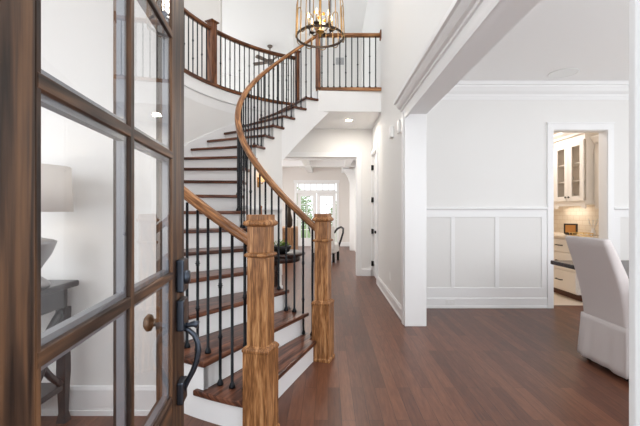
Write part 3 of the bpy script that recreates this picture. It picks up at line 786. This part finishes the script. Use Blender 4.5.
# skirt: wavy slip-cover with corner pleats
rg = []
N_ = 96
for i in range(9):
    z = 0.40 - 0.36*i/8; fl = 0.004 + 0.022*i/8; ring = []
    pts = []
    x0, x1, hy = -0.004-fl, 0.515+fl, 0.243+fl
    per = [(x0, -hy), (x1, -hy), (x1, hy), (x0, hy)]
    for e in range(4):
        a, b = per[e], per[(e+1) % 4]; nx, ny = ((0, -1), (1, 0), (0, 1), (-1, 0))[e]
        for k in range(N_//4):
            u = k/(N_//4); wv = (0.006*sin(u*17+e*2) + 0.004*sin(u*31+e))*i/8
            d = min(u, 1-u); pl_ = -0.016*math.exp(-((d-0.06)/0.025)**2)*i/8
            ring.append((a[0]+(b[0]-a[0])*u + nx*(wv+pl_), a[1]+(b[1]-a[1])*u + ny*(wv+pl_), z + 0.004*sin(u*9+e)*i/8))
    rg.append(ring)
MB().rings(rg, cap=True).build('skirt', 'linen', dc)
for sx in (0.04, 0.47):
    for sy in (-0.2, 0.2): MB().box(sx-0.02, sx+0.02, sy-0.02, sy+0.02, 0, 0.2).build('leg', 'dark_table', dc, 0.003)

# round flush speaker ring on the dining ceiling
sp = MB().lathe([(0.16, -0.004), (0.16, 0), (0.001, 0)], 32).lathe([(0.165, -0.007), (0.165, -0.0), (0.15, -0.0), (0.15, -0.007)], 32, hollow=True)
tag(sp.build('ceiling_speaker', 'white_plastic', loc=(2.86, 4.62, 2.949)), 'round white flush speaker on the dining room ceiling', 'speaker')

# outlets and wall boxes
def outlet(loc, axis, label):
    t = thing('wall_outlet', label, 'outlet', loc)
    if axis == 'x':
        MB().box(-0.006, 0, -0.036, 0.036, -0.058, 0.058).build('plate', 'white_plastic', t, 0.002)
        for z in (-0.022, 0.022): MB().box(-0.008, -0.006, -0.017, 0.017, z-0.014, z+0.014).build('socket', 'trim', t, 0.001)
    else:
        MB().box(-0.058, 0.058, -0.006, 0, -0.034, 0.034).build('plate', 'white_plastic', t, 0.002)
        for x in (-0.022, 0.022): MB().box(x-0.014, x+0.014, -0.008, -0.006, -0.015, 0.015).build('socket', 'trim', t, 0.001)
outlet((HX, 5.33, 0.36), 'x', 'white electrical outlet low on the hall wall')
outlet((1.6, YB-0.018, 0.08), 'y', 'white electrical outlet set in the dining room baseboard')
for y, z, lb in ((5.1, 2.33, 'white wall chime box farther from the column on the hall wall'), (4.5, 2.27, 'white wall chime box just beside the opening column')):
    t = thing('chime_box', lb, 'chime box', (HX, y, z), group='chime boxes on the hall wall')
    MB().box(-0.045, 0, -0.055, 0.055, -0.075, 0.075).build('cover', 'white_plastic', t, 0.006)
    MB().box(-0.047, -0.045, -0.035, 0.035, -0.055, 0.055).build('grille', 'trim', t)
# recessed light in the hall ceiling
rl = thing('recessed_light', 'lit round recessed ceiling light in the hall under the balcony', 'light', (0.37, 6.77, HC))
MB().lathe([(0.085, -0.006), (0.085, 0.0), (0.06, 0.0), (0.06, -0.006)], 28, hollow=True).build('trim_ring', 'white_plastic', rl)
MB().lathe([(0.058, -0.004), (0.001, -0.004)], 28).build('lens', 'light_disc', rl)

# ------------------------------------------------------------------ pantry
XB = 3.46                                             # base cabinet front
bc = thing('base_cabinet', 'cream base cabinet with three drawers in the pantry', 'cabinet', (XB, 6.05, 0))
MB().box(0.02, 0.61, -0.75, 0.75, 0.10, 0.87).build('body', 'cream', bc)
MB().box(0.08, 0.61, -0.75, 0.75, 0.006, 0.10).build('toe_kick', 'tread', bc)
for y0, y1 in ((-0.74, -0.01), (0.01, 0.74)):
    for z0, z1 in ((0.12, 0.40), (0.415, 0.66), (0.675, 0.86)):
        d = MB().box(0, 0.02, y0, y1, z0, z1).build('drawer', 'cream', bc, 0.004)
        ym = (y0+y1)/2; zc = (z0+z1)/2
        MB().tube([(0, ym-0.07, zc), (-0.03, ym-0.065, zc), (-0.03, ym+0.065, zc), (0, ym+0.07, zc)], 0.007, 8).build('pull', 'black', d)
tag(MB().box(XB-0.03, 4.075, 5.29, 6.81, 0.87, 0.91).build('countertop', 'counter', bevel=0.006), 'pale stone countertop on the pantry cabinet', 'countertop')
me = MB(); me.add([(4.079, 5.13, 0.91), (4.079, 7.9, 0.91), (4.079, 7.9, 1.6), (4.079, 5.13, 1.6), (4.07, 5.13, 0.91), (4.07, 7.9, 0.91), (4.07, 7.9, 1.6), (4.07, 5.13, 1.6)],
       [(0,1,2,3), (4,5,6,7), (0,1,5,4), (1,2,6,5), (2,3,7,6), (3,0,4,7)], [((5.13,0.91),(7.9,0.91),(7.9,1.6),(5.13,1.6))]*2 + [((0,0),(1,0),(1,0.01),(0,0.01))]*4)
struct(me, 'wall_backsplash', 'backsplash')
def upper(y0, y1, xf, z0, z1, label, glassy):
    t = thing('wall_cabinet', label, 'cabinet', (xf, (y0+y1)/2, z0), group='pantry wall cabinets')
    hw = (y1-y0)/2; h = z1-z0; dp = 4.068-xf
    mb = MB().box(0.02, dp, -hw, -hw+0.02, 0, h).box(0.02, dp, hw-0.02, hw, 0, h).box(0.02, dp, -hw+0.02, hw-0.02, 0, 0.02).box(0.02, dp, -hw+0.02, hw-0.02, h-0.02, h).box(dp-0.02, dp, -hw+0.02, hw-0.02, 0.02, h-0.02)
    mb.build('body', 'cream', t)
    fh = h*0.86; f0 = h*0.055
    for za, zb in ((0, f0), (f0+fh, h)): MB().box(0, 0.02, -hw, hw, za, zb).build('face_rail', 'cream', t, 0.002)
    if glassy:
        for s0, s1, ks in ((-hw+0.01, -0.003, 1), (0.003, hw-0.01, -1)):
            r_ = 0.085
            d = MB().box(-0.018, 0.0, s0, s0+r_, f0, f0+fh).box(-0.018, 0, s1-r_, s1, f0, f0+fh).box(-0.018, 0, s0+r_, s1-r_, f0, f0+0.075).box(-0.018, 0, s0+r_, s1-r_, f0+fh-0.075, f0+fh).build('door', 'cream', t, 0.003)
            MB().box(-0.011, -0.008, s0+r_, s1-r_, f0+0.075, f0+fh-0.075).build('glass', 'cab_glass', d)
            ky = (s1-0.035) if ks == 1 else (s0+0.035)
            MB().lathe([(0.001, -0.045), (0.013, -0.042), (0.016, -0.034), (0.006, -0.026), (0.006, -0.018)], 12, (0, ky, f0+0.06), axis=0).build('knob', 'black', d)
        for z in (h*0.34, h*0.60): MB().box(0.03, dp-0.02, -hw+0.02, hw-0.02, z, z+0.018).build('shelf', 'cream', t)
    else:
        d = MB().box(-0.018, 0.0, -hw+0.01, hw-0.01, f0, f0+fh).build('door', 'cream', t, 0.003)
        MB().box(-0.024, -0.018, -hw+0.07, hw-0.07, f0+0.07, f0+fh-0.07).build('panel', 'cream', d, 0.004)
    # crown
    MB().prism([(0, h-0.0), (-0.02, h), (-0.03, h+0.03), (-0.065, h+0.075), (-0.07, h+0.10), (dp, h+0.10), (dp, h)], 1, -hw, hw).build('crown', 'cream', t)
    # valance with a cut-out
    mb = MB(); mb.prism([(-hw, 0), (-hw, -0.06), (-hw+0.06, -0.06), (-hw+0.10, -0.02), (hw-0.10, -0.02), (hw-0.06, -0.06), (hw, -0.06), (hw, 0)], 0, 0, 0.02)
    mb.build('valance', 'cream', t)
    return t
uc = upper(5.56, 6.30, 3.76, 1.37, 2.42, 'cream wall cabinet with two glass doors and dishes inside', True)
upper(5.14, 5.555, 3.90, 1.37, 2.26, 'narrow cream wall cabinet with a solid door right of the glass one', False)
upper(6.31, 6.95, 3.80, 1.37, 2.30, 'cream wall cabinet with a solid door left of the glass one', False)
ul = thing('under_cabinet_light', 'lit strip light under the glass fronted pantry cabinet', 'light', (3.95, 6.2, 1.36))
MB().box(-0.02, 0.02, -0.3, 0.3, 0, 0.009).build('housing', 'white_plastic', ul); MB().box(-0.014, 0.014, -0.29, 0.29, -0.004, 0).build('lens', 'strip', ul)
area('under_cabinet_glow', (3.95, 6.2, 1.345), (0, 0, 0), 0.05, 0.55, 0.8, (1, 0.95, 0.88))
z_s = 1.37+1.05*0.34+0.018; z_t = 1.37+1.05*0.60+0.018; z_b = 1.39
for (y, z, k, lb) in ((6.12, z_b, 0, 'stack of white bowls on the lowest shelf behind the left cabinet door'), (6.12, z_s, 1, 'white cup on the middle shelf behind the left cabinet door')):
    p = MB()
    if k == 0:
        for j in range(3): p.lathe([(0.03, 0.03*j), (0.065, 0.03*j+0.05), (0.062, 0.03*j+0.05), (0.026, 0.03*j+0.005)], 20)
        p.lathe([(0.05, 0.11), (0.055, 0.16), (0.05, 0.16), (0.046, 0.112)], 20)
    else: p.lathe([(0.03, 0), (0.045, 0.08), (0.042, 0.08), (0.028, 0.005)], 18)
    tag(p.build('bowl_stack' if k == 0 else 'cup', 'porcelain', loc=(3.91, y, z)), lb, 'bowl' if k == 0 else 'cup')
pt = MB().lathe([(0.001, 0), (0.06, 0.004), (0.11, 0.016), (0.11, 0.02), (0.06, 0.009), (0.001, 0.006)], 28, axis=0)
o = pt.build('display_plate', 'gold', loc=(3.965, 5.74, z_s+0.112)); tag(o, 'gold plate standing upright behind the right cabinet door', 'plate')
# things on the counter
pf = thing('picture_frame', 'small dark picture frame on the pantry counter by the tile', 'picture', (3.72, 5.83, 0.91), R(-52))
MB().box(-0.095, 0.095, 0, 0.02, 0.012, 0.172).build('frame', 'pic_dark', pf, 0.004); MB().box(-0.07, 0.07, -0.002, 0, 0.035, 0.15).build('print', 'pic_warm', pf); MB().box(-0.06, 0.06, -0.03, 0.07, 0, 0.014).build('stand', 'pic_dark', pf)
tr = thing('wire_tray', 'gold wire tray on the pantry counter behind the chair', 'tray', (3.66, 5.50, 0.912))
MB().tube([(0.12*cos(2*pi*k/32), 0.2*sin(2*pi*k/32), 0.045) for k in range(32)], 0.004, 6, closed=True).build('rim', 'gold', tr)
MB().tube([(0.11*cos(2*pi*k/32), 0.19*sin(2*pi*k/32), 0.004) for k in range(32)], 0.004, 6, closed=True).build('base', 'gold', tr)
for k in range(12):
    a = 2*pi*k/12; MB().tube([(0.11*cos(a), 0.19*sin(a), 0.004), (0.12*cos(a), 0.2*sin(a), 0.045)], 0.003, 6).build('wire', 'gold', tr)
vs = thing('twig_vase', 'clear vase of pale blossom twigs on the pantry counter', 'vase', (3.92, 5.62, 0.91))
MB().lathe([(0.03, 0.0), (0.04, 0.04), (0.02, 0.09), (0.024, 0.11)], 16).build('vase', 'porcelain', vs)
for k in range(6):
    a = k*1.05; MB().tube([(0, 0, 0.05), (0.03*cos(a), 0.03*sin(a), 0.14), (0.06*cos(a), 0.06*sin(a), 0.20+0.02*(k % 3))], 0.003, 5).lathe([(0.001, -0.012), (0.012, 0), (0.001, 0.012)], 8, (0.06*cos(a), 0.06*sin(a), 0.20+0.02*(k % 3))).lathe([(0.001, -0.01), (0.010, 0), (0.001, 0.01)], 8, (0.045*cos(a), 0.045*sin(a), 0.165)).build('twig', 'white_fabric', vs)

# ------------------------------------------------------------------ table and plant below the stair
ft = thing('side_table', 'round dark wood side table against the curved wall under the stairs', 'table', (-0.69, 4.86, 0))
MB().lathe([(0.001, 0.715), (0.38, 0.715), (0.40, 0.725), (0.40, 0.742), (0.39, 0.75), (0.001, 0.75)], 48).build('tabletop', 'dark_table', ft)
MB().lathe([(0.33, 0.64), (0.34, 0.715), (0.001, 0.715)], 40).build('apron', 'dark_table', ft)
MB().lathe([(0.22, 0.0), (0.22, 0.03), (0.08, 0.07), (0.05, 0.15), (0.07, 0.3), (0.045, 0.5), (0.09, 0.64)], 28).build('pedestal', 'dark_table', ft)
pb = thing('potted_plant', 'leafy green plant in a black bowl on the round side table', 'plant', (-0.57, 4.64, 0.75))
MB().lathe([(0.05, 0.0), (0.10, 0.03), (0.125, 0.095), (0.12, 0.10), (0.10, 0.085), (0.001, 0.085)], 24).build('bowl', 'black', pb)
mb = MB()
for k in range(150):
    a = random.uniform(0, 2*pi); rr = 0.105*math.sqrt(random.random()); z = 0.09 + random.uniform(0, 0.10)*(1-rr/0.13)
    p = Vector((rr*cos(a), rr*sin(a), z)); d = Vector((cos(a)*random.uniform(0.2, 1), sin(a)*random.uniform(0.2, 1), random.uniform(0.3, 1))).normalized(); s_ = d.cross(Vector((0, 0, 1))).normalized()
    L_ = random.uniform(0.02, 0.035); mb.add([p, p+d*L_*0.5+s_*0.009, p+d*L_, p+d*L_*0.5-s_*0.009], [(0, 1, 2, 3)])
mb.build('foliage', 'leaf', pb)
vz = MB().lathe([(0.02, 0), (0.04, 0.03), (0.045, 0.10), (0.02, 0.2), (0.012, 0.36), (0.016, 0.42), (0.02, 0.46), (0.012, 0.55), (0.02, 0.58), (0.001, 0.6)], 18)
tag(vz.build('candlestick', 'clay', loc=(-0.88, 4.98, 0.75)), 'tall brown turned candlestick on the round side table', 'candlestick')
sn = thing('wall_sconce', 'warm lit wall sconce on the curved wall under the stairs', 'lamp', pol(RI+0.03, 160, 1.72), R(160))
MB().box(-0.012, 0, -0.04, 0.04, -0.12, 0.02).build('back_plate', 'brass', sn, 0.004)
MB().tube([(-0.012, 0, -0.06), (-0.06, 0, -0.07), (-0.075, 0, -0.03)], 0.006, 8).build('arm', 'brass', sn)
MB().lathe([(0.065, -0.04), (0.05, 0.10), (0.047, 0.10), (0.062, -0.04)], 24, (-0.075, 0, 0), hollow=True).build('shade', mat('lit_sconce_shade', (236, 206, 160), 0.8, emit=(255, 205, 140), estr=0.9), sn)

# ------------------------------------------------------------------ living room furniture
ac = thing('armchair', 'white armchair with dark curved wooden arms in the living room', 'armchair', (-0.06, 9.8, 0), R(-14))
MB().box(-0.30, 0.30, -0.30, 0.30, 0.22, 0.46).build('seat', 'white_fabric', ac, 0.05, 3)
mb = MB(); mb.prism([(0.22, 0.4), (0.34, 0.4), (0.46, 0.9), (0.44, 0.95), (0.36, 0.94), (0.30, 0.8)], 0, -0.31, 0.31)
MB().prism([(-0.34, 0.30), (-0.22, 0.30), (-0.26, 0.75), (-0.32, 0.92), (-0.40, 0.92), (-0.38, 0.75)], 0, -0.31, 0.31).build('backrest', 'white_fabric', ac, 0.04, 3)
for s_ in (-1, 1):
    MB().tube([(s_*0.30, -0.34, 0.74), (s_*0.36, -0.26, 0.84), (s_*0.42, -0.10, 0.88), (s_*0.45, 0.06, 0.84), (s_*0.42, 0.18, 0.72), (s_*0.36, 0.24, 0.56), (s_*0.29, 0.24, 0.36)], 0.026, 8).build('arm', 'charcoal', ac)
    for y in (-0.26, 0.26): MB().box(s_*0.27-0.03, s_*0.27+0.03, y-0.03, y+0.03, 0, 0.23).build('leg', 'black', ac, 0.004)
sb = thing('sideboard', 'light wood sideboard on the left side of the living room', 'sideboard', (-1.07, 10.3, 0))
MB().box(-0.22, 0.2, -0.6, 0.6, 0.06, 0.85).build('body', 'cabinet_wood', sb, 0.006)
for y in (-0.3, 0.3): MB().box(0.2, 0.215, y-0.28, y+0.28, 0.1, 0.82).build('door', 'cabinet_wood', sb, 0.003)
for x in (-0.18, 0.16):
    for y in (-0.55, 0.55): MB().box(x-0.025, x+0.025, y-0.025, y+0.025, 0, 0.06).build('leg', 'pic_dark', sb)
vb = MB().lathe([(0.05, 0), (0.09, 0.06), (0.10, 0.2), (0.06, 0.36), (0.05, 0.42), (0.065, 0.62), (0.001, 0.62)], 20)
tag(vb.build('vase', 'bronze', loc=(-1.02, 9.95, 0.85)), 'tall dark vase standing on the light wood sideboard', 'vase')

# ------------------------------------------------------------------ upstairs
cf = thing('ceiling_fan', 'ceiling fan with light on the upstairs ceiling behind the gallery', 'fan', (-1.62, 10.6, TOP))
MB().lathe([(0.07, 0), (0.075, -0.03), (0.03, -0.07)], 20).build('canopy', 'fan', cf)
MB().tube([(0, 0, -0.06), (0, 0, -0.40)], 0.014, 8).build('downrod', 'fan', cf)
MB().lathe([(0.03, -0.38), (0.09, -0.40), (0.10, -0.48), (0.06, -0.52), (0.001, -0.53)], 24).build('motor', 'fan', cf)
for k in range(5):
    a = 2*pi*k/5 + 0.3; c_, s_ = cos(a), sin(a); vs_ = []
    for (r_, w_) in ((0.09, 0.03), (0.2, 0.05), (0.42, 0.06), (0.50, 0.055), (0.52, 0.03)):
        for sg in (-1, 1):
            for dz in (0, 0.008): vs_.append((r_*c_ - sg*w_*s_, r_*s_ + sg*w_*c_, -0.46 + dz + sg*0.02))
    rg = [[vs_[i*4], vs_[i*4+1], vs_[i*4+3], vs_[i*4+2]] for i in range(5)]
    MB().rings(rg, smooth=False).build('blade', 'fan', cf)
sf = thing('sofa', 'beige sofa upstairs behind the curved gallery railing', 'sofa', (-2.25, 11.2, F2))
MB().box(-0.9, 0.9, -0.42, 0.42, 0.05, 0.45).build('seat', 'beige_fabric', sf, 0.05, 3)
MB().box(-0.9, 0.9, 0.22, 0.44, 0.4, 0.88).build('backrest', 'beige_fabric', sf, 0.06, 3)
for s_ in (-1, 1): MB().box(s_*0.98-0.1, s_*0.98+0.1, -0.43, 0.44, 0.0, 0.65).build('armrest', 'beige_fabric', sf, 0.05, 3)
vt = thing('air_vent', 'grey air return vent on the white wall above the balcony railing', 'vent', (0.31, 9.9, 5.19))
MB().box(-0.13, 0.13, -0.012, 0, -0.11, 0.11).build('frame', 'white_plastic', vt, 0.002)
mb = MB()
for k in range(9): mb.box(-0.11, 0.11, -0.018, -0.012, -0.095+0.021*k, -0.085+0.021*k)
mb.build('louvre', 'spacer', vt)

# ------------------------------------------------------------------ outdoors beyond the garden doors
struct(MB().box(-12, 12, 14.2, 40, -0.3, -0.12), 'ground', 'lawn')
for (x, y, h, s_, lb) in ((-2.0, 22, 2.0, 1.2, 'green garden tree beyond the left garden door'), (1.0, 25, 1.5, 1.0, 'green garden tree beyond the right garden door')):
    t = thing('garden_tree', lb, 'tree', (x, y, -0.12), group='garden trees')
    MB().tube([(0, 0, 0), (0.05, 0, h*0.5), (0, 0.05, h*0.8)], [0.12, 0.09, 0.05], 10).build('trunk', 'bark', t)
    mb = MB()
    for k in range(1400):
        a = random.uniform(0, 2*pi); el = math.asin(random.uniform(-1, 1)); rr = s_*random.uniform(0.55, 1.0)
        p = Vector((rr*cos(a)*cos(el), rr*sin(a)*cos(el), h*0.75 + rr*1.1*sin(el))); d = Vector((random.gauss(0, 1), random.gauss(0, 1), random.gauss(0, 1))).normalized(); q = d.orthogonal().normalized()
        mb.add([p, p+d*0.09+q*0.05, p+d*0.2, p+d*0.09-q*0.05], [(0, 1, 2, 3)])
    mb.build('crown', 'tree_leaf', t)
